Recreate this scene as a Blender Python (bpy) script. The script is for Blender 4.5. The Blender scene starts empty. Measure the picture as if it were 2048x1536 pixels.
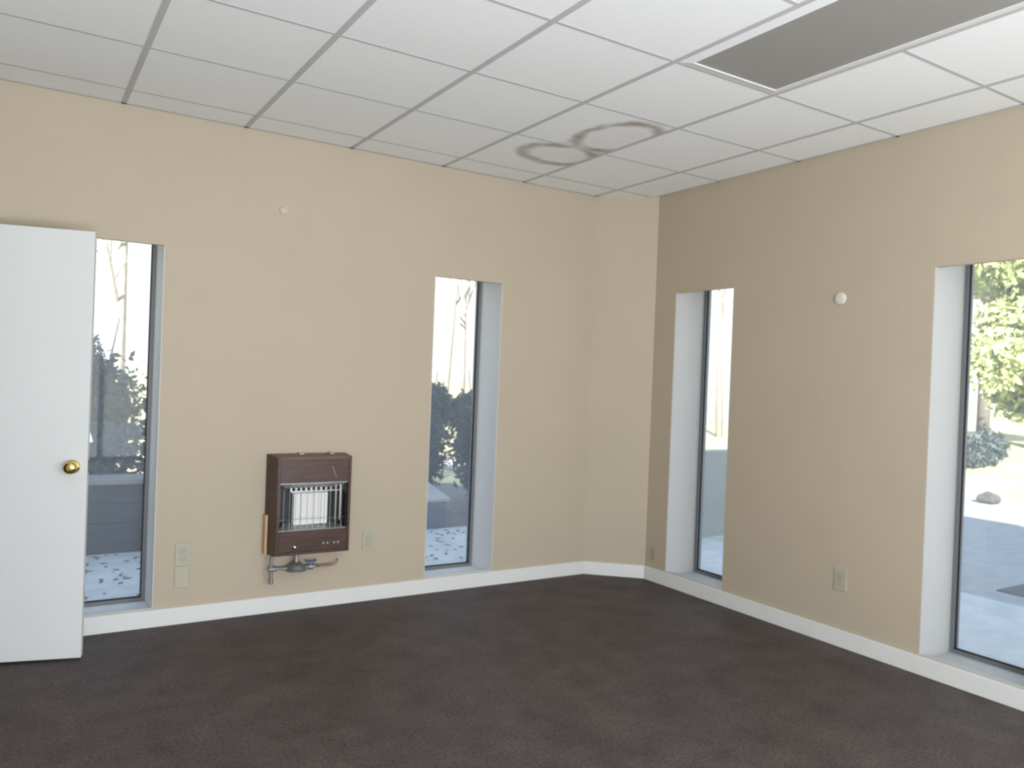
import bpy, bmesh, math, random
import numpy as np
from mathutils import Vector, Matrix

C = bpy.context.scene.collection
SC = bpy.context.scene
PI = math.pi

# ------------------------------------------------------------------ room measures (metres)
D, R, H = 4.504, 3.825, 2.711          # back wall y, right wall x, ceiling height
LX, FY = -0.60, -1.70                  # left wall x, front wall y
CA, CB = 0.330, 0.293                  # corner chamfer legs
BB = 0.092                             # baseboard height
TH = 0.33                              # wall thickness
T = 0.6096                             # ceiling module

# ------------------------------------------------------------------ camera
cam = bpy.data.cameras.new('camera')
cam.sensor_width = 36.0
cam.lens = 1576.88 / 2048 * 36.0
cam.clip_start = 0.05
cam.clip_end = 500
co = bpy.data.objects.new('camera', cam)
C.objects.link(co)
yaw, pitch, roll = 0.5616, -0.0074, 0.0385
fw = Vector((math.sin(yaw) * math.cos(pitch), math.cos(yaw) * math.cos(pitch), math.sin(pitch)))
r0 = Vector((math.cos(yaw), -math.sin(yaw), 0))
u0 = r0.cross(fw)
rr = math.cos(roll) * r0 + math.sin(roll) * u0
uu = -math.sin(roll) * r0 + math.cos(roll) * u0
mt = Matrix((rr, uu, -fw)).transposed().to_4x4()
mt.translation = (0, 0, 1.3868)
co.matrix_world = mt
cam.dof.use_dof = True                 # the photograph is softly out of focus
cam.dof.focus_distance = 1.6
cam.dof.aperture_fstop = 6.5
SC.camera = co

# ------------------------------------------------------------------ view, world, sun
SC.view_settings.view_transform = 'Standard'
SC.view_settings.look = 'None'
SC.view_settings.gamma = 1.0
SC.view_settings.use_curve_mapping = False
SC.view_settings.exposure = 0.0

w = bpy.data.worlds.new('sky')
SC.world = w
w.use_nodes = True
nt = w.node_tree
nt.nodes.clear()
wo = nt.nodes.new('ShaderNodeOutputWorld')
bg = nt.nodes.new('ShaderNodeBackground')
tc = nt.nodes.new('ShaderNodeTexCoord')
sx = nt.nodes.new('ShaderNodeSeparateXYZ')
cr = nt.nodes.new('ShaderNodeValToRGB')
cr.color_ramp.elements[0].position = 0.0
cr.color_ramp.elements[0].color = (1.0, 0.99, 0.97, 1)
cr.color_ramp.elements[1].position = 1.0
cr.color_ramp.elements[1].color = (0.42, 0.66, 1.0, 1)
nt.links.new(tc.outputs['Generated'], sx.inputs[0])
nt.links.new(sx.outputs['Z'], cr.inputs[0])
nt.links.new(cr.outputs[0], bg.inputs[0])
bg.inputs[1].default_value = 1.6
nt.links.new(bg.outputs[0], wo.inputs[0])

sun = bpy.data.lights.new('sun', 'SUN')
sun.energy = 21.0
sun.angle = 0.009
sun.color = (1.0, 0.93, 0.82)
so = bpy.data.objects.new('sun', sun)
C.objects.link(so)
SUNDIR = Vector((0.65, 0.76, -0.49))
so.rotation_euler = SUNDIR.to_track_quat('-Z', 'Y').to_euler()
so.location = (-8, -10, 9)


def fill_lamp(name, loc, direction, sxm, szm, power, color):
    # added lamp inside the front wall, tilted up to brighten the room
    l = bpy.data.lights.new(name, 'AREA')
    l.shape = 'RECTANGLE'
    l.size, l.size_y = sxm, szm
    l.energy = power
    l.color = color
    o = bpy.data.objects.new(name, l)
    o.location = loc
    o.rotation_euler = Vector(direction).to_track_quat('-Z', 'Z').to_euler()
    C.objects.link(o)


FILL_TINT = (0.86, 0.935, 1.0)
fill_lamp('front_fill_lamp', (0.18, FY + 0.20, 1.0), (0.1, 1, 0.85), 1.0, 1.6, 178, FILL_TINT)
fill_lamp('front_fill_lamp', (2.30, FY + 0.20, 1.0), (-0.2, 1, 0.9), 1.3, 1.6, 84, FILL_TINT)


def portal(loc, direction, sxm, szm):
    l = bpy.data.lights.new('window_portal', 'AREA')
    l.shape = 'RECTANGLE'
    l.size, l.size_y = sxm, szm
    l.cycles.is_portal = True
    o = bpy.data.objects.new('window_portal', l)
    o.location = loc
    o.rotation_euler = Vector(direction).to_track_quat('-Z', 'Z').to_euler()
    C.objects.link(o)


# ------------------------------------------------------------------ materials
def new_mat(name):
    m = bpy.data.materials.new(name)
    m.use_nodes = True
    return m, m.node_tree, m.node_tree.nodes['Principled BSDF']


def mat(name, col, rough=0.6, metal=0.0, var=0.0, scale=8.0, bump=0.0, bscale=60.0, spec=0.4, stretch=None, col2=None):
    m, t, b = new_mat(name)
    b.inputs['Base Color'].default_value = (*col, 1)
    b.inputs['Roughness'].default_value = rough
    b.inputs['Metallic'].default_value = metal
    b.inputs['Specular IOR Level'].default_value = spec
    co_ = t.nodes.new('ShaderNodeTexCoord')
    mp = t.nodes.new('ShaderNodeMapping')
    if stretch:
        mp.inputs['Scale'].default_value = stretch
    t.links.new(co_.outputs['Object'], mp.inputs[0])
    if var > 0 or col2:
        n = t.nodes.new('ShaderNodeTexNoise')
        n.inputs['Scale'].default_value = scale
        n.inputs['Detail'].default_value = 5
        t.links.new(mp.outputs[0], n.inputs['Vector'])
        r = t.nodes.new('ShaderNodeValToRGB')
        r.color_ramp.elements[0].position = 0.3
        r.color_ramp.elements[1].position = 0.7
        c2 = col2 if col2 else tuple(min(1, c * (1 + var)) for c in col)
        c1 = col if col2 else tuple(c * (1 - var) for c in col)
        r.color_ramp.elements[0].color = (*c1, 1)
        r.color_ramp.elements[1].color = (*c2, 1)
        t.links.new(n.outputs['Fac'], r.inputs[0])
        t.links.new(r.outputs[0], b.inputs['Base Color'])
    if bump > 0:
        n2 = t.nodes.new('ShaderNodeTexNoise')
        n2.inputs['Scale'].default_value = bscale
        n2.inputs['Detail'].default_value = 3
        t.links.new(mp.outputs[0], n2.inputs['Vector'])
        bp = t.nodes.new('ShaderNodeBump')
        bp.inputs['Strength'].default_value = bump
        bp.inputs['Distance'].default_value = 0.004
        t.links.new(n2.outputs['Fac'], bp.inputs['Height'])
        t.links.new(bp.outputs[0], b.inputs['Normal'])
    return m


M = {}
M['tan'] = mat('tan_wall_paint', (0.478, 0.404, 0.309), 0.7, var=0.015, scale=3, bump=0.15, bscale=180)
M['white'] = mat('white_trim_paint', (0.72, 0.72, 0.71), 0.45, var=0.01, scale=4)
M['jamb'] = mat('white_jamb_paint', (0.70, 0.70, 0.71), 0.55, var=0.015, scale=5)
M['jamb_dimmed'] = mat('dimmed_white_jamb_paint', (0.50, 0.49, 0.48), 0.55, var=0.015, scale=5)  # same white paint, darkened in colour to shade the side-wall jambs
M['door'] = mat('white_door_paint', (0.66, 0.67, 0.67), 0.5, var=0.01, scale=2)
M['tee'] = mat('grey_white_grid_metal', (0.50, 0.50, 0.50), 0.5)
M['alu'] = mat('grey_aluminium', (0.17, 0.175, 0.185), 0.45, metal=0.0)
M['gasket'] = mat('black_glazing_rubber', (0.02, 0.02, 0.022), 0.6)
M['brass'] = mat('polished_brass', (0.83, 0.62, 0.25), 0.14, metal=1.0)
M['almond'] = mat('almond_plastic', (0.435, 0.415, 0.32), 0.45)
M['almond_dark'] = mat('grey_beige_plastic', (0.385, 0.37, 0.29), 0.5)
M['almond_pale'] = mat('pale_almond_plastic', (0.455, 0.42, 0.325), 0.5)
M['jack'] = mat('dull_tan_plastic', (0.40, 0.345, 0.27), 0.5)
M['slot'] = mat('dark_slot', (0.05, 0.05, 0.05), 0.6)
M['plate'] = mat('off_white_cover', (0.66, 0.62, 0.54), 0.5)
M['plate_tan'] = mat('painted_over_cover', (0.55, 0.475, 0.375), 0.55)
M['wood'] = mat('walnut_veneer', (0.060, 0.026, 0.018), 0.4, var=0.35, scale=14, stretch=(0.6, 0.6, 6), spec=0.5)
M['wood_light'] = mat('pale_walnut_veneer', (0.13, 0.07, 0.042), 0.45, var=0.25, scale=14, stretch=(0.6, 1, 6))  # paler brown for the heater's top board
M['cleat'] = mat('bare_pine', (0.52, 0.36, 0.2), 0.6, var=0.12, scale=20, stretch=(4, 4, 0.5))
M['chrome'] = mat('brushed_chrome', (0.72, 0.72, 0.76), 0.22, metal=1.0)
M['hood'] = mat('dull_aluminised_steel', (0.55, 0.55, 0.58), 0.45, metal=0.35)
M['steel'] = mat('dull_grey_steel', (0.33, 0.34, 0.34), 0.45, metal=0.7)
M['black'] = mat('plain_black_metal', (0.025, 0.025, 0.028), 0.5)  # even black for the heater's recess and back panel
M['ceramic'] = mat('white_radiant_ceramic', (0.80, 0.79, 0.77), 0.8, var=0.03, scale=60, bump=0.3, bscale=400)
M['copper'] = mat('tarnished_copper', (0.36, 0.22, 0.14), 0.4, metal=0.8)
M['blue'] = mat('blue_valve_paint', (0.08, 0.14, 0.36), 0.4)
M['lens'] = mat('grey_prismatic_lens', (0.30, 0.287, 0.27), 0.5, bump=0.25, bscale=300)
M['troffer'] = mat('white_enamel', (0.80, 0.80, 0.81), 0.35)
M['concrete'] = mat('pale_concrete', (0.60, 0.61, 0.62), 0.85, var=0.12, scale=6, bump=0.3, bscale=80)
M['asphalt'] = mat('grey_asphalt', (0.36, 0.365, 0.37), 0.85, var=0.12, scale=9, bump=0.4, bscale=120)
M['asphalt_shade'] = mat('painted_asphalt_shade', (0.055, 0.057, 0.065), 0.85, var=0.15, scale=12)  # asphalt colour darkened to stand in for shade outside the right window
M['grass'] = mat('winter_grass', (0.50, 0.46, 0.26), 0.9, var=0.25, scale=1.2, bump=0.4, bscale=30)
M['timber'] = mat('dark_stained_timber', (0.045, 0.042, 0.045), 0.75, var=0.25, scale=9, stretch=(1, 5, 8))
M['coping'] = mat('weathered_coping', (0.30, 0.29, 0.28), 0.8, var=0.1, scale=7)
M['box'] = mat('slate_blue_painted_metal', (0.13, 0.16, 0.21), 0.5)
M['lid'] = mat('pale_grey_lid', (0.42, 0.42, 0.42), 0.5)
M['render'] = mat('grey_green_render', (0.32, 0.33, 0.29), 0.85, var=0.05, scale=5, bump=0.2, bscale=60)
M['leaf_dark'] = mat('dark_evergreen_leaf', (0.06, 0.08, 0.075), 0.55, var=0.35, scale=6)
M['leaf_bright'] = mat('yellow_green_leaf', (0.42, 0.48, 0.20), 0.6, var=0.4, scale=1.6)
M['bark'] = mat('grey_bark', (0.20, 0.175, 0.15), 0.9, var=0.25, scale=12, bump=0.4, bscale=40)
M['bark_pale'] = mat('pale_winter_bark', (0.34, 0.31, 0.28), 0.9, var=0.2, scale=8)
M['rock'] = mat('grey_fieldstone', (0.07, 0.065, 0.06), 0.9, var=0.3, scale=8, bump=0.5, bscale=20)
M['roof'] = mat('grey_roofing', (0.3, 0.3, 0.3), 0.9)
M['litter'] = mat('dead_brown_leaves', (0.12, 0.09, 0.065), 0.8, var=0.4, scale=9)


def carpet():
    m, t, b = new_mat('dark_brown_carpet')
    N, L = t.nodes.new, t.links.new
    tcn = N('ShaderNodeTexCoord')
    a = N('ShaderNodeTexNoise'); a.inputs['Scale'].default_value = 5.5; a.inputs['Detail'].default_value = 6
    a.inputs['Roughness'].default_value = 0.6
    f = N('ShaderNodeTexNoise'); f.inputs['Scale'].default_value = 75; f.inputs['Detail'].default_value = 3
    big = N('ShaderNodeTexNoise'); big.inputs['Scale'].default_value = 1.1; big.inputs['Detail'].default_value = 2
    mpv = N('ShaderNodeMapping'); mpv.inputs['Rotation'].default_value = (0, 0, 0.35); mpv.inputs['Scale'].default_value = (2.2, 0.45, 1)
    L(tcn.outputs['Object'], mpv.inputs[0]); L(mpv.outputs[0], big.inputs['Vector'])
    for n in (a, f):
        L(tcn.outputs['Object'], n.inputs['Vector'])
    r = N('ShaderNodeValToRGB')
    e = r.color_ramp.elements
    e[0].position = 0.3; e[0].color = (0.060, 0.046, 0.044, 1)
    e[1].position = 0.72; e[1].color = (0.102, 0.079, 0.075, 1)
    e2 = e.new(0.5); e2.color = (0.079, 0.061, 0.058, 1)
    L(a.outputs['Fac'], r.inputs[0])
    r2 = N('ShaderNodeMapRange'); r2.inputs['From Min'].default_value = 0.3; r2.inputs['From Max'].default_value = 0.7
    r2.inputs['To Min'].default_value = 0.6; r2.inputs['To Max'].default_value = 1.4
    L(f.outputs['Fac'], r2.inputs[0])
    r3 = N('ShaderNodeMapRange'); r3.inputs['From Min'].default_value = 0.38; r3.inputs['From Max'].default_value = 0.62
    r3.inputs['To Min'].default_value = 0.95; r3.inputs['To Max'].default_value = 1.07
    L(big.outputs['Fac'], r3.inputs[0])
    mu = N('ShaderNodeMath'); mu.operation = 'MULTIPLY'
    L(r2.outputs[0], mu.inputs[0]); L(r3.outputs[0], mu.inputs[1])
    vm = N('ShaderNodeVectorMath'); vm.operation = 'SCALE'
    L(r.outputs[0], vm.inputs[0]); L(mu.outputs[0], vm.inputs['Scale'])
    L(vm.outputs[0], b.inputs['Base Color'])
    b.inputs['Roughness'].default_value = 0.62
    b.inputs['Specular IOR Level'].default_value = 0.25
    bp = N('ShaderNodeBump'); bp.inputs['Strength'].default_value = 0.5; bp.inputs['Distance'].default_value = 0.006
    L(f.outputs['Fac'], bp.inputs['Height']); L(bp.outputs[0], b.inputs['Normal'])
    return m


def ceiling_mat(stained):
    m, t, b = new_mat('stained_ceiling_tile' if stained else 'white_ceiling_tile')
    N, L = t.nodes.new, t.links.new
    base = (0.86, 0.86, 0.86, 1)
    b.inputs['Base Color'].default_value = base
    b.inputs['Roughness'].default_value = 0.9
    b.inputs['Specular IOR Level'].default_value = 0.15
    g = N('ShaderNodeNewGeometry')
    n = N('ShaderNodeTexNoise'); n.inputs['Scale'].default_value = 220; n.inputs['Detail'].default_value = 3
    L(g.outputs['Position'], n.inputs['Vector'])
    bp = N('ShaderNodeBump'); bp.inputs['Strength'].default_value = 0.3; bp.inputs['Distance'].default_value = 0.003
    L(n.outputs['Fac'], bp.inputs['Height']); L(bp.outputs[0], b.inputs['Normal'])
    if stained:
        wob = N('ShaderNodeTexNoise'); wob.inputs['Scale'].default_value = 5.5; wob.inputs['Detail'].default_value = 3
        L(g.outputs['Position'], wob.inputs['Vector'])
        wm = N('ShaderNodeVectorMath'); wm.operation = 'MULTIPLY_ADD'
        wm.inputs[1].default_value = (0.10, 0.10, 0); wm.inputs[2].default_value = (-0.05, -0.05, 0)
        L(wob.outputs['Color'], wm.inputs[0])
        ad = N('ShaderNodeVectorMath'); ad.operation = 'ADD'
        L(g.outputs['Position'], ad.inputs[0]); L(wm.outputs[0], ad.inputs[1])
        total = None
        # (centre x, y, rx, ry, rotation, ring half width)
        for cx, cy, rx, ry, rot, hw in ((2.675, 3.825, 0.225, 0.180, 0.15, 0.27), (2.735, 3.37, 0.195, 0.265, 0.0, 0.25)):
            mp = N('ShaderNodeMapping'); mp.vector_type = 'TEXTURE'
            mp.inputs['Location'].default_value = (cx, cy, H)
            mp.inputs['Rotation'].default_value = (0, 0, rot)
            mp.inputs['Scale'].default_value = (rx, ry, 10)
            L(ad.outputs[0], mp.inputs[0])
            ln = N('ShaderNodeVectorMath'); ln.operation = 'LENGTH'
            L(mp.outputs[0], ln.inputs[0])
            sb = N('ShaderNodeMath'); sb.operation = 'SUBTRACT'; sb.inputs[1].default_value = 1.0
            L(ln.outputs['Value'], sb.inputs[0])
            ab = N('ShaderNodeMath'); ab.operation = 'ABSOLUTE'
            L(sb.outputs[0], ab.inputs[0])
            mr = N('ShaderNodeMapRange'); mr.interpolation_type = 'SMOOTHSTEP'
            mr.inputs['From Min'].default_value = 0.0; mr.inputs['From Max'].default_value = hw * 1.25
            mr.inputs['To Min'].default_value = 1.0; mr.inputs['To Max'].default_value = 0.0
            L(ab.outputs[0], mr.inputs[0])
            ins = N('ShaderNodeMapRange'); ins.interpolation_type = 'SMOOTHSTEP'
            ins.inputs['From Min'].default_value = 0.85; ins.inputs['From Max'].default_value = 1.0
            ins.inputs['To Min'].default_value = 0.10; ins.inputs['To Max'].default_value = 0.0
            L(ln.outputs['Value'], ins.inputs[0])
            mx = N('ShaderNodeMath'); mx.operation = 'MAXIMUM'
            L(mr.outputs[0], mx.inputs[0]); L(ins.outputs[0], mx.inputs[1])
            if total is None:
                total = mx
            else:
                m2 = N('ShaderNodeMath'); m2.operation = 'MAXIMUM'
                L(total.outputs[0], m2.inputs[0]); L(mx.outputs[0], m2.inputs[1])
                total = m2
        st = N('ShaderNodeTexNoise'); st.inputs['Scale'].default_value = 7
        L(g.outputs['Position'], st.inputs['Vector'])
        sr = N('ShaderNodeMapRange'); sr.inputs['From Min'].default_value = 0.3; sr.inputs['From Max'].default_value = 0.65
        sr.inputs['To Min'].default_value = 0.45; sr.inputs['To Max'].default_value = 1.0
        L(st.outputs['Fac'], sr.inputs[0])
        mm = N('ShaderNodeMath'); mm.operation = 'MULTIPLY'
        L(total.outputs[0], mm.inputs[0]); L(sr.outputs[0], mm.inputs[1])
        mix = N('ShaderNodeMix'); mix.data_type = 'RGBA'
        mix.inputs[6].default_value = base
        mix.inputs[7].default_value = (0.36, 0.315, 0.26, 1)
        L(mm.outputs[0], mix.inputs[0])
        L(mix.outputs[2], b.inputs['Base Color'])
    return m


def glass_mat():
    m = bpy.data.materials.new('dusty_window_glass')
    m.use_nodes = True
    t = m.node_tree
    t.nodes.clear()
    N, L = t.nodes.new, t.links.new
    out = N('ShaderNodeOutputMaterial')
    tr = N('ShaderNodeBsdfTransparent'); tr.inputs[0].default_value = (0.94, 0.96, 0.96, 1)
    gl = N('ShaderNodeBsdfGlossy'); gl.inputs['Roughness'].default_value = 0.0
    fr = N('ShaderNodeFresnel'); fr.inputs['IOR'].default_value = 1.5
    bk = N('ShaderNodeNewGeometry')
    ir = N('ShaderNodeMapRange')          # same reflectance from both faces of the thin pane
    ir.inputs['To Min'].default_value = 1.5; ir.inputs['To Max'].default_value = 1 / 1.5
    L(bk.outputs['Backfacing'], ir.inputs[0]); L(ir.outputs[0], fr.inputs['IOR'])
    m1 = N('ShaderNodeMixShader')
    L(fr.outputs[0], m1.inputs[0]); L(tr.outputs[0], m1.inputs[1]); L(gl.outputs[0], m1.inputs[2])
    du = N('ShaderNodeBsdfTranslucent'); du.inputs[0].default_value = (0.85, 0.9, 1.0, 1)
    g = N('ShaderNodeNewGeometry')
    n = N('ShaderNodeTexNoise'); n.inputs['Scale'].default_value = 4; n.inputs['Detail'].default_value = 4
    L(g.outputs['Position'], n.inputs['Vector'])
    mr = N('ShaderNodeMapRange')
    mr.inputs['To Min'].default_value = 0.05; mr.inputs['To Max'].default_value = 0.11
    L(n.outputs['Fac'], mr.inputs[0])
    m2 = N('ShaderNodeMixShader')
    L(mr.outputs[0], m2.inputs[0]); L(m1.outputs[0], m2.inputs[1]); L(du.outputs[0], m2.inputs[2])
    L(m2.outputs[0], out.inputs[0])
    return m


M['carpet'] = carpet()
M['tile'] = ceiling_mat(False)
M['tile_stained'] = ceiling_mat(True)
M['glass'] = glass_mat()


# ------------------------------------------------------------------ geometry helpers
class MB:
    """collects shapes, links them as one mesh object"""

    def __init__(self):
        self.v, self.f = [], []

    def add(self, vs, fs):
        k = len(self.v)
        self.v += [tuple(p) for p in vs]
        self.f += [tuple(i + k for i in q) for q in fs]
        return self

    def box(self, x0, x1, y0, y1, z0, z1):
        x0, x1 = min(x0, x1), max(x0, x1); y0, y1 = min(y0, y1), max(y0, y1); z0, z1 = min(z0, z1), max(z0, z1)
        return self.add([(x0, y0, z0), (x1, y0, z0), (x1, y1, z0), (x0, y1, z0), (x0, y0, z1), (x1, y0, z1), (x1, y1, z1), (x0, y1, z1)],
                        [(3, 2, 1, 0), (4, 5, 6, 7), (0, 1, 5, 4), (1, 2, 6, 5), (2, 3, 7, 6), (3, 0, 4, 7)])

    def hexa(self, bottom, top):
        return self.add(list(bottom) + list(top), [(3, 2, 1, 0), (4, 5, 6, 7), (0, 1, 5, 4), (1, 2, 6, 5), (2, 3, 7, 6), (3, 0, 4, 7)])

    def prism(self, pts, z0, z1):
        n = len(pts)
        vs = [(x, y, z0) for x, y in pts] + [(x, y, z1) for x, y in pts]
        fs = [tuple(range(n - 1, -1, -1)), tuple(range(n, 2 * n))]
        fs += [(i, (i + 1) % n, (i + 1) % n + n, i + n) for i in range(n)]
        return self.add(vs, fs)

    def tube(self, pts, rad, seg=10, cap=True):
        pts = [Vector(p) for p in pts]
        rs = rad if isinstance(rad, (list, tuple)) else [rad] * len(pts)
        rings = []
        up = None
        for i, p in enumerate(pts):
            d = (pts[min(i + 1, len(pts) - 1)] - pts[max(i - 1, 0)]).normalized()
            if up is None:
                up = d.orthogonal().normalized()
            up = (up - d * up.dot(d))
            up = up.normalized() if up.length > 1e-5 else d.orthogonal().normalized()
            b = d.cross(up)
            rings.append([p + rs[i] * (math.cos(2 * PI * k / seg) * up + math.sin(2 * PI * k / seg) * b) for k in range(seg)])
        vs = [q for r_ in rings for q in r_]
        fs = []
        for i in range(len(pts) - 1):
            for k in range(seg):
                a, b2 = i * seg + k, i * seg + (k + 1) % seg
                fs.append((a, b2, b2 + seg, a + seg))
        if cap:
            fs.append(tuple(range(seg - 1, -1, -1)))
            fs.append(tuple((len(pts) - 1) * seg + k for k in range(seg)))
        return self.add(vs, fs)

    def lathe(self, origin, axis, profile, seg=24):
        """profile: (distance along axis, radius)"""
        ax = Vector(axis).normalized(); u_ = ax.orthogonal().normalized(); w_ = ax.cross(u_)
        o = Vector(origin)
        vs = []
        for d, r_ in profile:
            for k in range(seg):
                a = 2 * PI * k / seg
                vs.append(o + ax * d + r_ * (math.cos(a) * u_ + math.sin(a) * w_))
        fs = []
        for i in range(len(profile) - 1):
            for k in range(seg):
                a, b2 = i * seg + k, i * seg + (k + 1) % seg
                fs.append((a, b2, b2 + seg, a + seg))
        fs.append(tuple(range(seg - 1, -1, -1)))
        fs.append(tuple((len(profile) - 1) * seg + k for k in range(seg)))
        return self.add(vs, fs)

    def build(self, name, material, parent=None, smooth=False, bevel=0.0):
        me = bpy.data.meshes.new(name)
        me.from_pydata(self.v, [], self.f)
        bm = bmesh.new(); bm.from_mesh(me)
        bmesh.ops.recalc_face_normals(bm, faces=bm.faces)
        bm.to_mesh(me); bm.free()
        me.materials.append(material)
        if smooth:
            me.polygons.foreach_set('use_smooth', [True] * len(me.polygons))
        o = bpy.data.objects.new(name, me)
        C.objects.link(o)
        if parent:
            o.parent = parent
            o.matrix_parent_inverse = Matrix.Translation(-parent.location) if parent.rotation_euler.z == 0 else Matrix()
        if bevel:
            md = o.modifiers.new('bevel', 'BEVEL'); md.width = bevel; md.segments = 2; md.limit_method = 'ANGLE'
        return o


def tag(o, label, cat, kind=None, group=None):
    o['label'] = label; o['category'] = cat
    if kind: o['kind'] = kind
    if group: o['group'] = group
    return o


def empty(name, loc, rz=0.0):
    o = bpy.data.objects.new(name, None)
    o.empty_display_size = 0.05
    o.location = loc; o.rotation_euler = (0, 0, rz)
    C.objects.link(o)
    return o


# ------------------------------------------------------------------ floor
tag(MB().box(LX - 1.6, R, FY, D, -0.06, 0.0).build('floor', M['carpet']), 'dark brown carpeted floor of the empty room', 'floor', 'structure')

# ------------------------------------------------------------------ walls with window openings
Z0, Z1 = BB + 0.003, 2.015
BACK = {1: (0.135, 0.645), 2: (2.230, 2.730)}
RIGHT = {3: (3.489, 4.007), 4: (1.685, 2.200), 5: (-0.12, 0.395)}
SKIN, DEPTH = 0.03, 0.27
WT = 3.0


def wall_boxes(mb, put, s0, s1, holes):
    for (d0, d1, za, zb) in ((0, SKIN, Z0, Z1), (SKIN, TH, 0.055, 2.125)):
        s = s0
        for a, b in sorted(holes):
            put(mb, s, a, d0, d1, -0.06, WT)
            put(mb, a, b, d0, d1, -0.06, za)
            put(mb, a, b, d0, d1, zb, WT)
            s = b
        put(mb, s, s1, d0, d1, -0.06, WT)


put_back = lambda mb, a, b, d0, d1, z0, z1: mb.box(a, b, D + d0, D + d1, z0, z1)
put_right = lambda mb, a, b, d0, d1, z0, z1: mb.box(R + d0, R + d1, a, b, z0, z1)

mb = MB(); wall_boxes(mb, put_back, LX - 0.12, R + TH, BACK.values())
tag(mb.build('wall_back', M['tan']), 'tan painted wall with heater and two narrow windows', 'wall', 'structure')
mb = MB(); wall_boxes(mb, put_right, FY, D, RIGHT.values())
tag(mb.build('wall_right', M['tan']), 'tan painted side wall with narrow windows and round cover plate', 'wall', 'structure')
mb = MB().prism([(R - CA, D), (R, D - CB), (R, D)], -0.02, H + 0.02)
tag(mb.build('wall_corner', M['tan']), 'narrow tan diagonal wall cutting off the corner of the room', 'wall', 'structure')

# left wall, with the doorway the open door belongs to
DY0, DY1, DZ = 3.46, 4.355, 2.03
mb = MB()
mb.box(LX - 0.12, LX, FY, DY0, -0.06, WT)
mb.box(LX - 0.12, LX, DY1, D, -0.06, WT).box(LX - 0.12, LX, DY0, DY1, DZ, WT)
tag(mb.build('wall_left', M['tan']), 'tan painted wall with the doorway beside the white door', 'wall', 'structure')
mb = MB()
mb.box(LX - 1.6, LX - 1.5, DY0 - 0.6, D, -0.06, WT).box(LX - 1.5, LX - 0.12, D - 0.05, D, -0.06, WT).box(LX - 1.5, LX - 0.12, DY0 - 0.6, DY0 - 0.5, -0.06, WT)
tag(mb.build('wall_hallway', M['tan']), 'tan painted hallway wall beyond the doorway', 'wall', 'structure')
tag(MB().box(LX - 1.6, LX - 0.12, DY0 - 0.6, D, 2.5, 2.6).build('ceiling_hallway', M['tile']), 'white hallway ceiling beyond the doorway', 'ceiling', 'structure')
mb = MB()
for y0, y1 in ((DY0 - 0.06, DY0), (DY1, DY1 + 0.06)):
    mb.box(LX, LX + 0.015, y0, y1, 0, DZ + 0.06)
mb.box(LX, LX + 0.015, DY0, DY1, DZ, DZ + 0.06)
tag(mb.build('trim_1', M['white']), 'white casing around the doorway in the side wall', 'trim', 'structure')

# front wall: unseen storefront glazing, put in and sized to light the room
GX0, GX1, GZ0, GZ1 = -0.35, 3.5, 0.12, 2.0
mb = MB()
mb.box(LX - 0.12, GX0, FY - 0.2, FY, -0.06, WT).box(GX1, R + TH, FY - 0.2, FY, -0.06, WT)
mb.box(GX0, GX1, FY - 0.2, FY, -0.06, GZ0).box(GX0, GX1, FY - 0.2, FY, GZ1, WT)
tag(mb.build('wall_front', M['tan']), 'tan front wall framing the added shop window', 'wall', 'structure')
wf = empty('window_7', ((GX0 + GX1) / 2, FY - 0.1, GZ0))
tag(wf, 'wide storefront window in three panes, added at the unseen front to light the room', 'window', 'structure')
mb = MB()
gw = (GX1 - GX0) / 3
for k in range(4):
    x = GX0 + gw * k
    mb.box(max(GX0, x - 0.03), min(GX1, x + 0.03), FY - 0.14, FY - 0.05, GZ0, GZ1)
mb.box(GX0, GX1, FY - 0.14, FY - 0.05, GZ0, GZ0 + 0.05).box(GX0, GX1, FY - 0.14, FY - 0.05, GZ1 - 0.05, GZ1)
mb.build('frame', M['alu'], wf)
for k in range(3):
    x = GX0 + gw * k
    MB().box(x + 0.03, x + gw - 0.03, FY - 0.1, FY - 0.094, GZ0 + 0.05, GZ1 - 0.05).build('pane', M['glass'], wf)
portal(((GX0 + GX1) / 2, FY - 0.19, (GZ0 + GZ1) / 2), (0, 1, 0), GX1 - GX0, GZ1 - GZ0)

# roof slab with parapet: casts the building's shade
tag(MB().box(LX - 1.7, R + TH + 0.1, FY - 0.25, D + TH + 0.1, WT, 4.1).build('roof', M['roof']), 'flat grey roof slab over the building', 'roof', 'structure')


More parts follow.
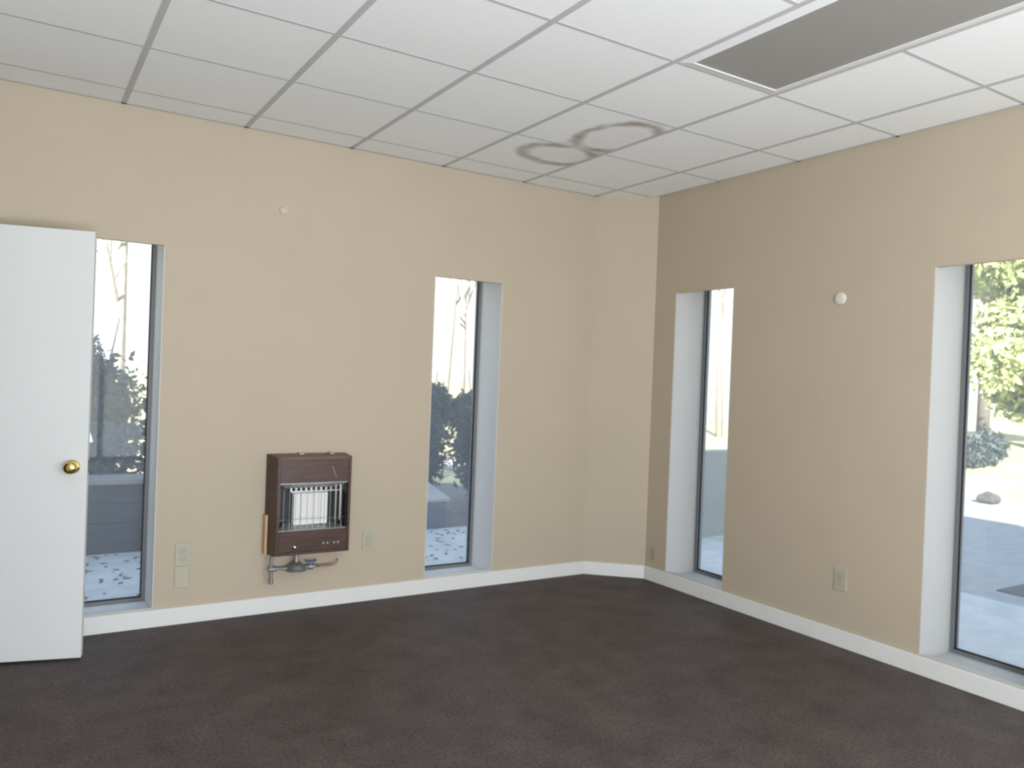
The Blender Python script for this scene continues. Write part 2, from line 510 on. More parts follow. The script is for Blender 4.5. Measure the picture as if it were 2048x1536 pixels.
def window(n, put, a, b, label, jm='jamb_dimmed'):
    """a, b: opening along the wall; put maps (along, depth, z)"""
    mid = (a + b) / 2
    tmp = MB(); put(tmp, mid, mid + 0.001, 0.1, 0.101, 0, 0.001)
    e = empty('window_%d' % n, (tmp.v[0][0], tmp.v[0][1], Z0))
    tag(e, label, 'window', 'structure')
    for s0, s1 in ((a, a + 0.003), (b - 0.003, b)):
        mb = MB(); put(mb, s0, s1, 0.001, DEPTH, Z0, Z1)
        put(mb, s0, s1, SKIN, DEPTH, 0.055, Z0); put(mb, s0, s1, SKIN, DEPTH, Z1, 2.12)
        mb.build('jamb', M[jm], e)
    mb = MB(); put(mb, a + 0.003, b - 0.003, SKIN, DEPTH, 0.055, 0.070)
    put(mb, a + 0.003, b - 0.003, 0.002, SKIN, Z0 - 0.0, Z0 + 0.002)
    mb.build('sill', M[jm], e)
    # aluminium frame
    F0, F1 = DEPTH, DEPTH + 0.05
    mb = MB()
    put(mb, a, a + 0.022, F0, F1, 0.055, 2.125); put(mb, b - 0.022, b, F0, F1, 0.055, 2.125)
    put(mb, a + 0.022, b - 0.022, F0, F1, 0.055, 0.088); put(mb, a + 0.022, b - 0.022, F0, F1, 2.085, 2.125)
    mb.build('frame', M['alu'], e)
    mb = MB(); put(mb, a + 0.022, b - 0.022, F0 + 0.022, F0 + 0.028, 0.088, 2.085)
    mb.build('pane', M['glass'], e)
    mb = MB()
    g = 0.006
    put(mb, a + 0.022, a + 0.022 + g, F0 + 0.012, F0 + 0.022, 0.088, 2.085); put(mb, b - 0.022 - g, b - 0.022, F0 + 0.012, F0 + 0.022, 0.088, 2.085)
    put(mb, a + 0.022, b - 0.022, F0 + 0.012, F0 + 0.022, 0.088, 0.088 + g)
    mb.build('gasket', M['gasket'], e)
    return e


window(1, put_back, *BACK[1], 'narrow tall window partly hidden behind the open white door', 'jamb')
window(2, put_back, *BACK[2], 'narrow tall window to the right of the wall heater', 'jamb')
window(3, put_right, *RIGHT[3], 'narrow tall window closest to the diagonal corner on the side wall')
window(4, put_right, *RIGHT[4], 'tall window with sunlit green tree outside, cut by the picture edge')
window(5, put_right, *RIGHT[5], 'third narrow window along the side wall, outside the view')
for a, b in BACK.values():
    portal(((a + b) / 2, D + TH - 0.005, 1.09), (0, -1, 0), b - a, 2.06)
for a, b in RIGHT.values():
    portal((R + TH - 0.005, (a + b) / 2, 1.09), (-1, 0, 0), b - a, 2.06)

# ------------------------------------------------------------------ baseboards
tb = 0.014
n1 = Vector((-CB, -CA)).normalized()            # inward normal of the diagonal wall
P1, P2 = Vector((R - CA, D)), Vector((R, D - CB))
dgl = (P2 - P1).normalized()
# mitre points
q = P1 + n1 * tb
s = (D - tb - q.y) / dgl.y
Q1 = q + dgl * s
s = (R - tb - q.x) / dgl.x
Q2 = q + dgl * s


def baseboard(name, pts, label):
    mb = MB().prism(pts, 0.0, BB)
    tag(mb.build(name, M['white'], bevel=0.003), label, 'baseboard', 'structure')


baseboard('baseboard_back', [(LX, D), (P1.x, P1.y), (Q1.x, Q1.y), (LX, D - tb)], 'white baseboard under the wall heater')
baseboard('baseboard_corner', [tuple(P1), tuple(P2), tuple(Q2), tuple(Q1)], 'short white baseboard along the diagonal corner wall')
baseboard('baseboard_right', [tuple(P2), (R, FY), (R - tb, FY), tuple(Q2)], 'long white baseboard along the side wall with windows')
baseboard('baseboard_left', [(LX, FY), (LX, DY0 - 0.06), (LX + tb, DY0 - 0.06), (LX + tb, FY)], 'white baseboard on the doorway wall')
baseboard('baseboard_front', [(LX + tb, FY), (R - tb, FY), (R - tb, FY + tb), (LX + tb, FY + tb)], 'white baseboard under the added shop window')

# ------------------------------------------------------------------ suspended ceiling
ceil = MB().box(LX, R, FY, D, 2.90, 2.93).build('ceiling', M['tile'])
tag(ceil, 'suspended ceiling of white tiles in a grey grid', 'ceiling', 'structure')
gx = [0.4256 + T * k for k in range(-3, 7)]
gy = [D - 0.253 - T * k for k in range(0, 12)]
xs = [LX] + [x for x in gx if LX + 0.05 < x < R - 0.05] + [R]
ys = [FY] + sorted(y for y in gy if FY + 0.05 < y < D - 0.05) + [D]
LIGHT = (0.4256 + 3 * T, 0.4256 + 4 * T, D - 0.253 - 5 * T, D - 0.253 - 3 * T)
cache = {}
rng = random.Random(4)
for i in range(len(xs) - 1):
    for j in range(len(ys) - 1):
        cx, cy = (xs[i] + xs[i + 1]) / 2, (ys[j] + ys[j + 1]) / 2
        if LIGHT[0] < cx < LIGHT[1] and LIGHT[2] < cy < LIGHT[3]:
            continue
        stained = 2.25 < cx < 2.87 and 3.0 < cy < 4.25
        wx, wy = xs[i + 1] - xs[i] - 0.006, ys[j + 1] - ys[j] - 0.006
        key = (round(wx, 3), round(wy, 3), stained)
        if key not in cache:
            cache[key] = MB().box(-wx / 2, wx / 2, -wy / 2, wy / 2, 0, 0.015).build('ceiling_tile', M['tile_stained'] if stained else M['tile'])
            o = cache[key]
        else:
            o = cache[key].copy(); C.objects.link(o)
        o.parent = ceil
        o.location = (cx, cy, H + 0.002 + rng.uniform(0, 0.0008))
        if stained:
            o['label'] = 'ceiling tile with brown ring shaped water stain'
for x in xs[1:-1]:
    MB().box(x - 0.0125, x + 0.0125, FY, D, H, H + 0.0015).build('ceiling_tee', M['tee'], ceil)
for y in ys[1:-1]:
    for i in range(len(xs) - 1):
        if LIGHT[0] < (xs[i] + xs[i + 1]) / 2 < LIGHT[1] and LIGHT[2] + 0.1 < y < LIGHT[3] - 0.1:
            continue
        MB().box(xs[i] + 0.0125 * (i > 0), xs[i + 1] - 0.0125 * (i < len(xs) - 2), y - 0.008, y + 0.008, H, H + 0.0015).build('cross_tee', M['tee'], ceil)
mb = MB()
mb.box(LX, R, D - 0.02, D, H, H + 0.0015).box(R - 0.02, R, FY, D, H, H + 0.0015).box(LX, LX + 0.02, FY, D, H, H + 0.0015).box(LX, R, FY, FY + 0.02, H, H + 0.003)
mb.build('wall_angle', M['tee'], ceil)

# ------------------------------------------------------------------ recessed light fixture, switched off
x0, x1, y0, y1 = LIGHT
x0 += 0.0125; x1 -= 0.0125; y0 += 0.008; y1 -= 0.008
lf = empty('ceiling_light', ((x0 + x1) / 2, (y0 + y1) / 2, H))
tag(lf, 'switched off recessed ceiling light with a grey lens in a white frame', 'light fixture')
mb = MB()
mb.box(x0, x1, y0, y1, 2.80, 2.81).box(x0, x0 + 0.005, y0, y1, H + 0.02, 2.80).box(x1 - 0.005, x1, y0, y1, H + 0.02, 2.80)
mb.box(x0 + 0.005, x1 - 0.005, y0, y0 + 0.005, H + 0.02, 2.80).box(x0 + 0.005, x1 - 0.005, y1 - 0.005, y1, H + 0.02, 2.80)
mb.build('housing', M['troffer'], lf)
fwid = 0.044
mb = MB()


def frame_bar(pts_out, pts_in):
    # sloped bar: outer edge at ceiling level, inner edge a little lower
    (a, b), (c_, d_) = pts_out, pts_in
    mb.hexa([(*a, H + 0.0005), (*b, H + 0.0005), (*c_, H - 0.008), (*d_, H - 0.008)], [(*a, H + 0.02), (*b, H + 0.02), (*c_, H + 0.02), (*d_, H + 0.02)])


xi0, xi1, yi0, yi1 = x0 + fwid, x1 - fwid, y0 + fwid, y1 - fwid
frame_bar(((x0, y0), (x0, y1)), ((xi0, yi1), (xi0, yi0)))
frame_bar(((x1, y1), (x1, y0)), ((xi1, yi0), (xi1, yi1)))
frame_bar(((x0, y1), (x1, y1)), ((xi1, yi1), (xi0, yi1)))
frame_bar(((x1, y0), (x0, y0)), ((xi0, yi0), (xi1, yi0)))
mb.build('frame', M['troffer'], lf)
MB().box(xi0 - 0.001, xi1 + 0.001, yi0 - 0.001, yi1 + 0.001, H - 0.003, H + 0.004).build('lens', M['lens'], lf)

# ------------------------------------------------------------------ white door, swung back against the wall
A = Vector((0.292, 4.133)); Bd = Vector((-0.565, 4.358))
dd = (A - Bd).normalized()
ang = math.atan2(dd.y, dd.x)
wd = (A - Bd).length
dr = empty('door_1', (Bd.x, Bd.y, 0.0), ang)
tag(dr, 'white slab door with a brass knob, open against the wall', 'door', 'structure')
# local: x along the leaf, y thickness (towards the wall)
MB().box(0, wd, 0.0, 0.040, 0.012, 1.990).build('leaf', M['door'], dr, bevel=0.002)
kx = wd - 0.062
prof = [(0.0, 0.033), (0.004, 0.033), (0.008, 0.028), (0.011, 0.014), (0.026, 0.012), (0.032, 0.018), (0.039, 0.026), (0.048, 0.030), (0.057, 0.028), (0.063, 0.021), (0.066, 0.010), (0.0665, 0.002)]
MB().lathe((kx, 0.0, 0.90), (0, -1, 0), prof, 28).build('door_knob', M['brass'], dr, smooth=True)
MB().box(wd - 0.0005, wd + 0.0008, 0.008, 0.032, 0.87, 0.93).build('latch_plate', M['brass'], dr)
for z in (0.2, 1.0, 1.78):
    MB().tube([(-0.006, -0.004, z), (-0.006, -0.004, z + 0.09)], 0.006, 10).box(-0.006, 0.03, -0.001, 0.0005, z, z + 0.09).build('hinge', M['brass'], dr)

# ------------------------------------------------------------------ gas wall heater
FYH = 4.354                                             # front plane
hx0, hx1, hz0, hz1 = 1.238, 1.664, 0.350, 0.900         # front face
bx0, bx1, bz0, bz1 = 1.213, 1.672, 0.340, 0.906         # back at the wall
ht = empty('gas_heater', ((bx0 + bx1) / 2, D, 0.34))
tag(ht, 'walnut cased gas wall heater with white radiant panel behind a wire guard', 'heater')
tk = 0.016
mb = MB()
f_ = FYH
# side shells as skewed boxes (front face narrower than the back)
mb.hexa([(hx0, f_, hz0), (hx0 + tk, f_, hz0), (bx0 + tk, D, bz0), (bx0, D, bz0)], [(hx0, f_, hz1), (hx0 + tk, f_, hz1), (bx0 + tk, D, bz1), (bx0, D, bz1)])
mb.hexa([(hx1 - tk, f_, hz0), (hx1, f_, hz0), (bx1, D, bz0), (bx1 - tk, D, bz0)], [(hx1 - tk, f_, hz1), (hx1, f_, hz1), (bx1, D, bz1), (bx1 - tk, D, bz1)])
mb.hexa([(hx0 + tk, f_, hz0), (hx1 - tk, f_, hz0), (bx1 - tk, D, bz0), (bx0 + tk, D, bz0)], [(hx0 + tk, f_, hz0 + tk), (hx1 - tk, f_, hz0 + tk), (bx1 - tk, D, bz0 + tk), (bx0 + tk, D, bz0 + tk)])
mb.build('case', M['wood'], ht, bevel=0.002)
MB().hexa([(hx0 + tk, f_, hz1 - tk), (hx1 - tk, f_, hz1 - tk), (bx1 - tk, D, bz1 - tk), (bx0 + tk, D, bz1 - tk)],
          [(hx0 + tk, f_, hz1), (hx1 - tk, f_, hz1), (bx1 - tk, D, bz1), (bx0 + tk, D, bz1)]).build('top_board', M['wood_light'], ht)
MB().box(bx0 + 0.02, bx1 - 0.02, D - 0.012, D - 0.001, 0.36, 0.88).build('back_panel', M['black'], ht)
oz0, oz1 = 0.483, 0.752                                 # opening
MB().box(hx0 + tk, hx1 - tk, f_ + 0.002, f_ + 0.016, oz1 + 0.001, hz1 - tk).build('upper_panel', M['wood'], ht, bevel=0.002)
MB().box(hx0 + tk, hx1 - tk, f_ + 0.002, f_ + 0.016, hz0 + tk, oz0).build('lower_panel', M['wood'], ht, bevel=0.002)
ox0, ox1 = hx0 + tk, hx1 - tk
# chrome hood and tray
mb = MB()
mb.hexa([(ox0, f_ + 0.012, oz1 - 0.004), (ox1, f_ + 0.012, oz1 - 0.004), (ox1 - 0.02, f_ + 0.075, 0.716), (ox0 + 0.05, f_ + 0.075, 0.716)],
        [(ox0, f_ + 0.012, oz1), (ox1, f_ + 0.012, oz1), (ox1 - 0.02, f_ + 0.075, 0.720), (ox0 + 0.05, f_ + 0.075, 0.720)])
mb.build('reflector_hood', M['hood'], ht)
mb = MB()
mb.hexa([(ox0, f_ + 0.016, oz0), (ox1, f_ + 0.016, oz0), (ox1 - 0.05, f_ + 0.095, 0.502), (ox0 + 0.05, f_ + 0.095, 0.515)],
        [(ox0, f_ + 0.016, oz0 + 0.004), (ox1, f_ + 0.016, oz0 + 0.004), (ox1 - 0.05, f_ + 0.095, 0.506), (ox0 + 0.05, f_ + 0.095, 0.519)])
mb.build('reflector_tray', M['steel'], ht)
MB().box(ox0 + 0.002, ox0 + 0.005, f_ + 0.018, f_ + 0.12, oz0, oz1).build('recess_side', M['steel'], ht)
MB().box(ox1 - 0.005, ox1 - 0.002, f_ + 0.018, f_ + 0.12, oz0, oz1).build('recess_side', M['black'], ht)
MB().box(ox0 + 0.005, ox1 - 0.005, f_ + 0.118, f_ + 0.122, oz0 - 0.02, oz1 + 0.02).build('recess_back', M['black'], ht)
# slotted plate over the burner
px0, px1, pz0, pz1 = 1.353, 1.552, 0.505, 0.684
mb = MB()
mb.box(px0 - 0.01, ox1 - 0.012, f_ + 0.096, f_ + 0.100, 0.688, 0.695).box(px0 - 0.01, ox1 - 0.012, f_ + 0.096, f_ + 0.100, 0.722, 0.728)
ns = 10
sw = (ox1 - 0.012 - (px0 - 0.01)) / ns
for k in range(ns + 1):
    x = px0 - 0.01 + sw * k
    mb.box(x - 0.006, x + 0.006, f_ + 0.096, f_ + 0.100, 0.695, 0.722)
mb.build('slotted_plate', M['chrome'], ht)
# ceramic plaques
npq = 5
pw = (px1 - px0) / npq
mesh0 = None
for k in range(npq):
    if mesh0 is None:
        o = MB().box(px0 + 0.0012, px0 + pw - 0.0012, f_ + 0.070, f_ + 0.085, pz0, pz1).build('ceramic_plaque', M['ceramic'], ht, bevel=0.0015)
        mesh0 = o
    else:
        o = mesh0.copy(); C.objects.link(o); o.location.x += pw * k
MB().box(px0 - 0.004, px1 + 0.004, f_ + 0.085, f_ + 0.118, pz0 - 0.004, pz1 + 0.004).build('burner_box', M['steel'], ht)
# wire guard
mb = MB()
for k in range(11):
    x = ox0 + 0.03 + (ox1 - ox0 - 0.06) * k / 10
    mb.tube([(x, f_ + 0.02, oz0 + 0.004), (x, f_ + 0.026, oz0 + 0.05), (x, f_ + 0.026, oz1 - 0.04), (x, f_ + 0.014, oz1 - 0.002)], 0.0011, 6)
for z in (0.545,):
    mb.tube([(ox0 + 0.006, f_ + 0.025, z), (ox1 - 0.006, f_ + 0.025, z)], 0.0011, 6)
mb.build('wire_guard', M['steel'], ht)
for x in (1.585, 1.612):
    MB().box(x - 0.004, x + 0.004, f_ + 0.03, f_ + 0.034, 0.53, 0.735).build('guard_upright', M['chrome'], ht)
MB().lathe((1.345, f_ + 0.003, 0.395), (0, -1, 0), [(0, 0.014), (0.004, 0.014), (0.006, 0.010), (0.016, 0.009), (0.018, 0.006)], 18).build('control_knob', M['chrome'], ht, smooth=True)
for x in (1.512, 1.536, 1.575, 1.598):
    MB().lathe((x, f_ + 0.003, 0.404), (0, -1, 0), [(0, 0.007), (0.003, 0.006), (0.004, 0.003)], 12).build('control_button', M['steel'], ht)
for x in (1.40, 1.578):
    MB().box(x - 0.014, x + 0.014, D - 0.05, D - 0.002, bz1 - 0.002, bz1 + 0.004).box(x - 0.006, x + 0.006, D - 0.006, D - 0.001, bz1, bz1 + 0.016).build('hanging_bracket', M['steel'], ht)
MB().tube([(1.545, f_ + 0.001, 0.845), (1.556, f_ + 0.001, 0.83), (1.566, f_ + 0.001, 0.80), (1.575, f_ + 0.001, 0.775)], 0.0014, 6).build('scratch', M['cleat'], ht)
MB().box(bx0 - 0.008, bx0 + 0.006, D - 0.05, D, 0.345, 0.565).build('mounting_cleat', M['cleat'], ht)

# ------------------------------------------------------------------ gas pipe under the heater
gp = empty('gas_pipe', (1.36, D, 0.26))
tag(gp, 'grey gas pipe with regulator and blue shutoff valve under the heater', 'pipe')
yp = D - 0.07
MB().tube([(1.243, yp, 0.335), (1.243, yp, 0.19)], [0.009, 0.009], 12).lathe((1.243, yp, 0.205), (0, 0, -1), [(0, 0.0135), (0.022, 0.0135), (0.026, 0.010)], 14).build('drip_leg', M['steel'], gp, smooth=False)
MB().lathe((1.243, yp, 0.262), (1, 0, 0), [(-0.016, 0.011), (-0.014, 0.0145), (0.014, 0.0145), (0.030, 0.013), (0.031, 0.008)], 14).build('tee_fitting', M['steel'], gp)
MB().tube([(1.265, yp, 0.262), (1.50, yp, 0.257)], 0.0075, 12).build('pipe', M['steel'], gp)
MB().lathe((1.383, yp, 0.245), (0, 0, 1), [(0, 0.060), (0.010, 0.062), (0.014, 0.056), (0.030, 0.042), (0.046, 0.022), (0.050, 0.014), (0.095, 0.012)], 20).build('regulator', M['steel'], gp)
MB().lathe((1.452, yp, 0.256), (1, 0, 0), [(0, 0.010), (0.002, 0.0155), (0.030, 0.0155), (0.032, 0.010)], 8).tube([(1.467, yp, 0.262), (1.467, yp, 0.284)], 0.006, 10).build('valve', M['steel'], gp)
MB().box(1.440, 1.494, yp - 0.012, yp + 0.012, 0.284, 0.291).box(1.436, 1.446, yp - 0.012, yp + 0.012, 0.289, 0.297).box(1.490, 1.500, yp - 0.012, yp + 0.012, 0.289, 0.297).build('valve_handle', M['blue'], gp, bevel=0.002)
MB().tube([(1.497, yp, 0.257), (1.55, yp, 0.255), (1.600, yp, 0.257), (1.618, yp, 0.263), (1.626, yp, 0.278), (1.627, yp, 0.288)], 0.0058, 10).build('copper_tube', M['copper'], gp, smooth=True)
for x in (1.272, 1.50):
    MB().box(x - 0.006, x + 0.006, yp, D, 0.254, 0.262).build('pipe_clip', M['steel'], gp)


# ------------------------------------------------------------------ outlets and cover plates
def outlet(name, cx, cz, wall, label, w_=0.074, h_=0.118, material='almond', blank=False):
    e = empty(name, (cx, D, cz) if wall == 'back' else (R, cx, cz))
    tag(e, label, 'outlet')

    def put(mb, a, b, d0, d1, z0, z1):
        return mb.box(a, b, D - d1, D - d0, z0, z1) if wall == 'back' else mb.box(R - d1, R - d0, a, b, z0, z1)
    mb = MB(); put(mb, cx - w_ / 2, cx + w_ / 2, 0, 0.006, cz - h_ / 2, cz + h_ / 2)
    mb.build('plate', M[material], e, bevel=0.0025)
    if not blank:
        for dz in (-0.021, 0.021):
            mb = MB(); put(mb, cx - 0.017, cx + 0.017, 0.006, 0.0085, cz + dz - 0.014, cz + dz + 0.014)
            so_ = mb.build('socket', M['almond_dark'], e, bevel=0.003)
            mb = MB()
            for dx in (-0.0065, 0.0065):
                put(mb, cx + dx - 0.0012, cx + dx + 0.0012, 0.0082, 0.0088, cz + dz - 0.003, cz + dz + 0.006)
            put(mb, cx - 0.002, cx + 0.002, 0.0082, 0.0088, cz + dz - 0.010, cz + dz - 0.006)
            so2 = mb.build('slot', M['slot'], None)
            so2.parent = so_; so2.matrix_parent_inverse = so_.matrix_parent_inverse
        so2 = None
    mb = MB(); put(mb, cx - 0.003, cx + 0.003, 0.006, 0.0072, cz - 0.003, cz + 0.003)
    mb.build('screw', M['steel'], e)
    return e


outlet('wall_outlet', 0.785, 0.372, 'back', 'almond outlet low on the wall between door-side window and heater', 0.076, 0.125)
e = outlet('cover_plate', 0.783, 0.250, 'back', 'blank almond cover plate directly below the outlet near the window', 0.072, 0.112, 'almond_pale', True)
e['category'] = 'cover plate'
outlet('wall_outlet', 1.842, 0.365, 'back', 'almond outlet just right of the wall heater', 0.076, 0.120)
outlet('wall_outlet', 2.648, 0.362, 'right', 'almond outlet under the round white cover on the side wall', 0.076, 0.120)
e = outlet('phone_jack', 4.128, 0.195, 'right', 'small tan phone jack plate beside the corner window near the baseboard', 0.05, 0.085, 'jack', True)
e['category'] = 'phone jack'


def disc(cx, cz, wall, rad, material, label):
    e = empty('round_cover', (cx, D, cz) if wall == 'back' else (R, cx, cz))
    tag(e, label, 'cover plate')
    o, ax = ((cx, D, cz), (0, -1, 0)) if wall == 'back' else ((R, cx, cz), (-1, 0, 0))
    MB().lathe(o, ax, [(0, rad), (0.006, rad), (0.010, rad * 0.93), (0.011, rad * 0.80)], 28).build('ring', M[material], e, smooth=False)
    MB().lathe(o, ax, [(0.0105, rad * 0.78), (0.013, rad * 0.74), (0.0145, rad * 0.5)], 28).build('cap', M[material], e)


disc(2.72, 1.894, 'right', 0.034, 'plate', 'round white cover plate on the side wall between windows')
disc(1.261, 2.288, 'back', 0.026, 'plate_tan', 'small round painted cover high above the heater')
nl = empty('wall_nail', (3.62, 4.395, 0.26))
p = P1 + dgl * 0.265
nl.location = (p.x, p.y, 0.262)
tag(nl, 'small dark screw low on the diagonal corner wall', 'screw')
MB().lathe((p.x, p.y, 0.262), (n1.x, n1.y, 0), [(0, 0.002), (0.004, 0.002), (0.004, 0.005), (0.006, 0.004), (0.007, 0.001)], 10).build('screw_head', M['steel'], nl)

# ================================================================== outside
# ground, with a gentle bank beyond the car park
def ss(a, b, x):
    t_ = min(1, max(0, (x - a) / (b - a)))
    return t_ * t_ * (3 - 2 * t_)


def gz(x, y):
    return -0.12 + 0.62 * ss(12.3, 16.5, x) * ss(14.0, 10.5, y) * ss(-30, -10, y)


gxs = [-80, -40, -20, -10, -5, 0, 5, 9, 12] + [12.5 + 0.5 * k for k in range(12)] + [20, 25, 32, 45, 70, 110, 160]
gys = [-80, -40, -30, -25, -20, -15, -10, -5, 0, 3, 5, 7, 9] + [9.5 + 0.5 * k for k in range(12)] + [16, 20, 30, 45, 70, 110, 160]
mb = MB()
vs = [(x, y, gz(x, y)) for y in gys for x in gxs]
nx = len(gxs)
fs = [(j * nx + i, j * nx + i + 1, (j + 1) * nx + i + 1, (j + 1) * nx + i) for j in range(len(gys) - 1) for i in range(nx - 1)]
mb.add(vs, fs)
go = mb.build('ground', M['grass'], smooth=True)
tag(go, 'yellowish winter grass rising to a low bank outside the windows', 'grass', 'structure')
X1 = R + TH
mb = MB()
mb.box(X1, 5.9, -12, 6.6, -0.2, -0.05).box(-3.5, X1, D + TH, 6.6, -0.2, -0.05).box(-3.5, X1, -12, FY - 0.2, -0.2, -0.05)
tag(mb.build('walkway', M['concrete']), 'pale concrete walkway around the building outside the windows', 'walkway', 'structure')
tag(MB().box(5.9, 11.9, -14, 12.5, -0.2, -0.075).build('parking_lot', M['asphalt']), 'grey asphalt parking strip outside the right windows', 'pavement', 'structure')
tag(MB().box(6.3, 7.9, 1.2, 3.05, -0.075, -0.068).build('shade_patch', M['asphalt_shade']), 'dark patch painted as shade on the grey asphalt outside', 'pavement', 'structure')
mb = MB().add([(20, 28, -0.1), (34, 14, -0.1), (75, 62, -0.1), (62, 75, -0.1)], [(0, 1, 2, 3)])
mb.add([(20, 28, -0.2), (34, 14, -0.2), (75, 62, -0.2), (62, 75, -0.2)], [(3, 2, 1, 0)])
tag(mb.build('road', M['asphalt']), 'grey road far beyond the grass', 'road', 'structure')

# low timber retaining wall behind window 1
rw = empty('retaining_wall', (0.3, 6.75, -0.12))
tag(rw, 'low dark timber retaining wall outside the window behind the door', 'wall')
for k in range(4):
    z0 = -0.12 + 0.148 * k
    for xa, xb in ((-2.2, 0.2), (0.2, 2.4)) if k % 2 == 0 else ((-2.2, -0.9), (-0.9, 2.4)):
        MB().box(xa + 0.003, xb - 0.003, 6.62 + 0.006 * (k % 2), 6.80, z0, z0 + 0.144).build('timber', M['timber'], rw, bevel=0.006)
MB().box(-2.25, 2.45, 6.58, 6.90, 0.472, 0.512).build('coping', M['coping'], rw, bevel=0.006)

ub = empty('utility_box', (3.1, 6.95, -0.12))
tag(ub, 'low slate blue utility box with pale sloping lid outside the heater-side window', 'utility box')
MB().hexa([(2.65, 6.66, -0.12), (3.50, 6.66, -0.12), (3.50, 7.20, -0.12), (2.65, 7.20, -0.12)], [(2.65, 6.66, 0.20), (3.50, 6.66, 0.20), (3.50, 7.20, 0.30), (2.65, 7.20, 0.30)]).build('body', M['box'], ub)
MB().hexa([(2.62, 6.63, 0.195), (3.53, 6.63, 0.195), (3.53, 7.23, 0.302), (2.62, 7.23, 0.302)], [(2.62, 6.63, 0.225), (3.53, 6.63, 0.225), (3.53, 7.23, 0.335), (2.62, 7.23, 0.335)]).build('lid', M['lid'], ub, bevel=0.004)

gw_ = MB().box(5.15, 7.3, 5.32, 5.52, -0.12, 0.76).build('garden_wall', M['render'], bevel=0.01)
tag(gw_, 'low grey green rendered wall outside the window nearest the corner', 'wall')

M['mulch'] = mat('grey_brown_mulch', (0.16, 0.145, 0.135), 0.95, var=0.3, scale=14, bump=0.6, bscale=50)
tag(MB().box(-3.5, 5.1, 6.6, 9.6, -0.3, -0.085).build('planting_bed', M['mulch']), 'grey brown mulch bed under the dark shrubs', 'ground', 'structure')

# leaves on the walkway
rg = np.random.default_rng(5)
mb = MB()
for k in range(420):
    x, y = rg.uniform(-0.4, 4.6), D + TH + 1.75 * rg.power(2.0) + 0.02
    a = rg.uniform(0, 6.28); s = rg.uniform(0.015, 0.04)
    z = -0.049
    mb.add([(x + s * math.cos(a), y + s * math.sin(a), z + 0.004), (x - 0.5 * s * math.sin(a), y + 0.5 * s * math.cos(a), z + 0.010 * rg.random()),
            (x - s * math.cos(a), y - s * math.sin(a), z + 0.004), (x + 0.5 * s * math.sin(a), y - 0.5 * s * math.cos(a), z)], [(0, 1, 2, 3)])
tag(mb.build('leaf_litter', M['litter']), 'dead brown leaves scattered on the walkway behind the building', 'leaves', 'stuff')


def leaves_mesh(blobs, n, size, seed, hollow=0.55):
    r_ = np.random.default_rng(seed)
    wts = np.array([b[3] * b[4] * b[5] for b in blobs]) ** 0.7
    idx = r_.choice(len(blobs), n, p=wts / wts.sum())
    B = np.array(blobs)[idx]
    d = r_.normal(size=(n, 3)); d /= np.linalg.norm(d, axis=1)[:, None]
    rad = hollow + (1 - hollow) * r_.random(n) + 0.08 * r_.normal(size=n)
    c = B[:, :3] + d * rad[:, None] * B[:, 3:6]
    a = r_.normal(size=(n, 3)) + d * 0.8; a /= np.linalg.norm(a, axis=1)[:, None]
    b = np.cross(a, r_.normal(size=(n, 3))); b /= np.linalg.norm(b, axis=1)[:, None]
    s = size * r_.uniform(0.6, 1.4, n)[:, None]
    P = np.stack([c - a * s, c + b * s * 0.45, c + a * s, c - b * s * 0.45], 1).reshape(-1, 3)
    me = bpy.data.meshes.new('foliage')
    me.from_pydata(P.tolist(), [], np.arange(4 * n).reshape(-1, 4).tolist())
    return me


def plant(name, label, cat, base, blobs, n, size, seed, leaf, stems, group=None, bark='bark', hollow=0.5):
    e = empty(name, base)
    tag(e, label, cat, None, group)
    me = leaves_mesh(blobs, n, size, seed, hollow)
    me.materials.append(M[leaf])
    o = bpy.data.objects.new('foliage', me); C.objects.link(o)
    o.parent = e; o.matrix_parent_inverse = Matrix.Translation(-e.location)
    for pts, rads in stems:
        MB().tube(pts, rads, 8).build('trunk' if cat == 'tree' else 'stem', M[bark], e, smooth=True)
    return e


def bush(x, y, hgt, rad, seed, n, label, twigs=3):
    r_ = random.Random(seed)
    blobs = [(x, y, hgt * 0.45, rad, rad * 0.6, hgt * 0.42)]
    for k in range(7):
        blobs.append((x + r_.uniform(-rad, rad) * 0.8, y + r_.uniform(-0.3, 0.3), hgt * r_.uniform(0.5, 0.85), rad * r_.uniform(0.25, 0.5), rad * 0.35, hgt * r_.uniform(0.12, 0.22)))
    st = []
    for k in range(twigs):
        xx = x + r_.uniform(-rad, rad) * 0.7
        st.append(([(x + (xx - x) * 0.3, y, -0.12), ((x + xx) / 2, y, hgt * 0.5), (xx, y + r_.uniform(-0.1, 0.1), hgt * r_.uniform(0.95, 1.2))], [0.022, 0.012, 0.004]))
    plant('evergreen_shrub', label, 'shrub', (x, y, -0.12), blobs, int(n * 1.7), 0.038, seed, 'leaf_dark', st, 'evergreen shrubs behind the building', hollow=0.25)


bush(0.42, 7.45, 1.72, 0.66, 11, 11000, 'tall dark evergreen shrub seen through the window behind the door')
bush(1.72, 7.55, 1.15, 0.45, 12, 4500, 'lower dark shrub at the right end of the timber wall')
bush(3.62, 7.75, 1.32, 0.46, 13, 8000, 'dark evergreen shrub behind the utility box')
bush(4.56, 7.80, 1.32, 0.42, 14, 8000, 'dark shrub seen at the right edge of the heater-side window')
bush(-1.15, 7.6, 1.6, 0.6, 15, 4000, 'dark evergreen shrub hidden behind the open door leaf')


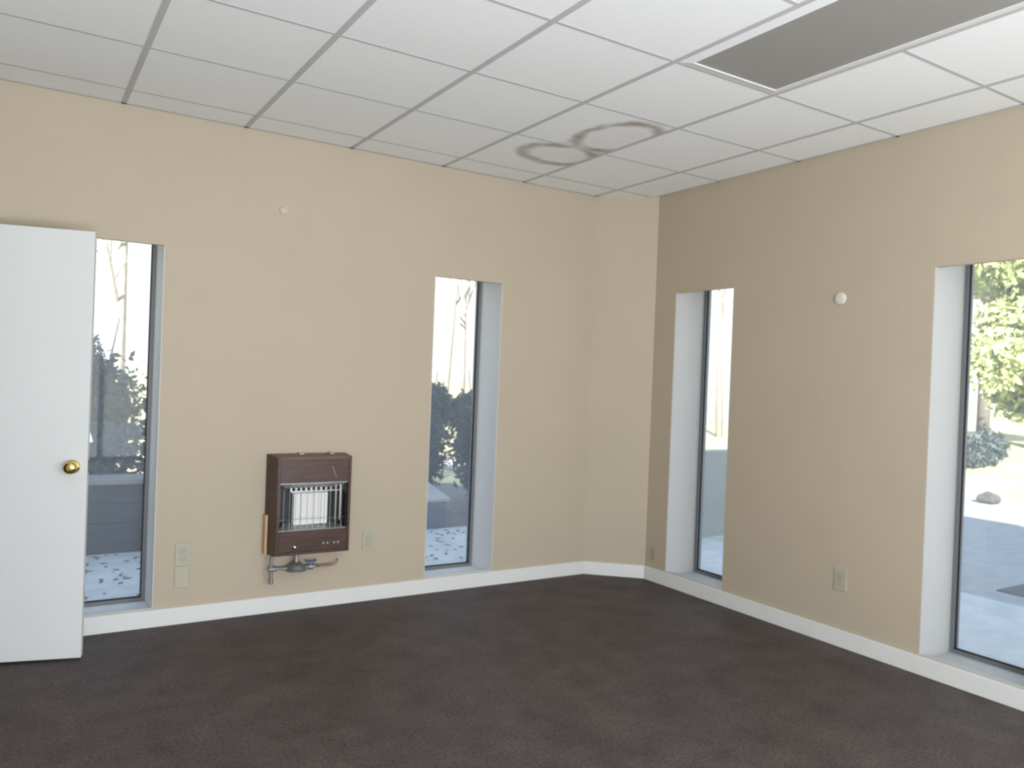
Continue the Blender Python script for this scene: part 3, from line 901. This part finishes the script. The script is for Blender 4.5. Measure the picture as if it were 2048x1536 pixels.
def bare_tree(x, y, hgt, seed, label):
    r_ = random.Random(seed)
    e = empty('bare_tree', (x, y, gz(x, y)))
    tag(e, label, 'tree', None, 'bare winter trees beyond the lawn')
    z0 = gz(x, y)
    top = Vector((x + r_.uniform(-0.3, 0.3), y, hgt))
    base = Vector((x, y, z0))
    MB().tube([base, base.lerp(top, 0.5) + Vector((r_.uniform(-.15, .15), 0, 0)), top], [0.11, 0.07, 0.015], 8).build('trunk', M['bark_pale'], e, smooth=True)
    mb = MB()
    for k in range(16):
        t_ = r_.uniform(0.3, 0.95)
        p0 = base.lerp(top, t_)
        a = r_.uniform(0, 2 * PI)
        ln = (1.1 - t_) * hgt * 0.35
        p1 = p0 + Vector((math.cos(a) * ln * 0.5, math.sin(a) * ln * 0.5, ln * 0.45))
        p2 = p1 + Vector((math.cos(a) * ln * 0.35, math.sin(a) * ln * 0.35, ln * 0.6))
        mb.tube([p0, p1, p2], [0.03, 0.018, 0.006], 5)
        for q in range(3):
            b2 = a + r_.uniform(-1, 1)
            pq = p0.lerp(p1, 0.4 + 0.25 * q)
            mb.tube([pq, pq + Vector((math.cos(b2) * ln * 0.3, math.sin(b2) * ln * 0.3, ln * 0.35))], [0.012, 0.004], 4)
    mb.build('branches', M['bark_pale'], e)


bare_tree(1.7, 17.0, 8.0, 1, 'bare winter tree far behind the dark tall shrub')
bare_tree(8.3, 16.2, 8.5, 2, 'bare winter tree above the shrub by the utility box, left one')
bare_tree(9.8, 18.0, 9.0, 3, 'bare winter tree above the shrub by the utility box, right one')
bare_tree(17.6, 16.4, 8.0, 4, 'bare winter tree seen through the window nearest the corner')

# sunlit evergreen trees on the bank
def green_tree(x, y, z0, hgt, rad, seed, n, label, low=0.12):
    r_ = random.Random(seed)
    blobs = []
    for k in range(26):
        t_ = r_.random()
        zz = z0 + hgt * (low + (1 - low) * t_)
        rr_ = rad * (1.0 - 0.6 * t_)
        a = r_.uniform(0, 2 * PI)
        q = rr_ * r_.uniform(0.35, 0.85)
        blobs.append((x + math.cos(a) * q, y + math.sin(a) * q, zz, rr_ * 0.42, rr_ * 0.42, hgt * 0.07))
    plant('evergreen_tree', label, 'tree', (x, y, z0), blobs, int(n * 1.5), 0.10, seed, 'leaf_bright',
          [([(x, y, z0 - 0.1), (x, y, z0 + hgt * 0.5), (x, y, z0 + hgt * 0.95)], [0.16, 0.1, 0.03])], 'sunlit evergreens on the bank', hollow=0.3)


green_tree(15.9, 7.15, 0.35, 7.5, 1.75, 21, 11000, 'sunlit yellow green tree at the edge of the picture, nearest on the bank')
green_tree(20.5, 10.4, 0.5, 8.5, 1.9, 22, 9000, 'sunlit green tree rising behind the nearest tree on the bank', low=0.42)
blobs = [(14.1, 7.35, 0.42, 0.4, 0.35, 0.25), (14.3, 7.15, 0.5, 0.3, 0.3, 0.3)]
plant('low_shrub', 'low dark shrub at the foot of the sunlit trees', 'shrub', (14.2, 7.25, 0.2), blobs, 4000, 0.05, 31, 'leaf_dark', [([(14.2, 7.25, 0.05), (14.2, 7.25, 0.6)], [0.03, 0.01])])

# stone at the edge of the lawn
bm = bmesh.new()
bmesh.ops.create_icosphere(bm, subdivisions=3, radius=0.13)
rr_ = random.Random(3)
for v in bm.verts:
    n_ = v.co.normalized()
    v.co *= 1 + 0.16 * math.sin(5 * n_.x + 2) * math.cos(4 * n_.y) + rr_.uniform(-0.03, 0.03)
    v.co.z *= 0.7
me = bpy.data.meshes.new('stone'); bm.to_mesh(me); bm.free(); me.materials.append(M['rock'])
o = bpy.data.objects.new('stone', me); C.objects.link(o)
o.location = (11.3, 5.62, -0.01)
tag(o, 'small dark stone on the pale ground below the sunlit trees', 'stone')
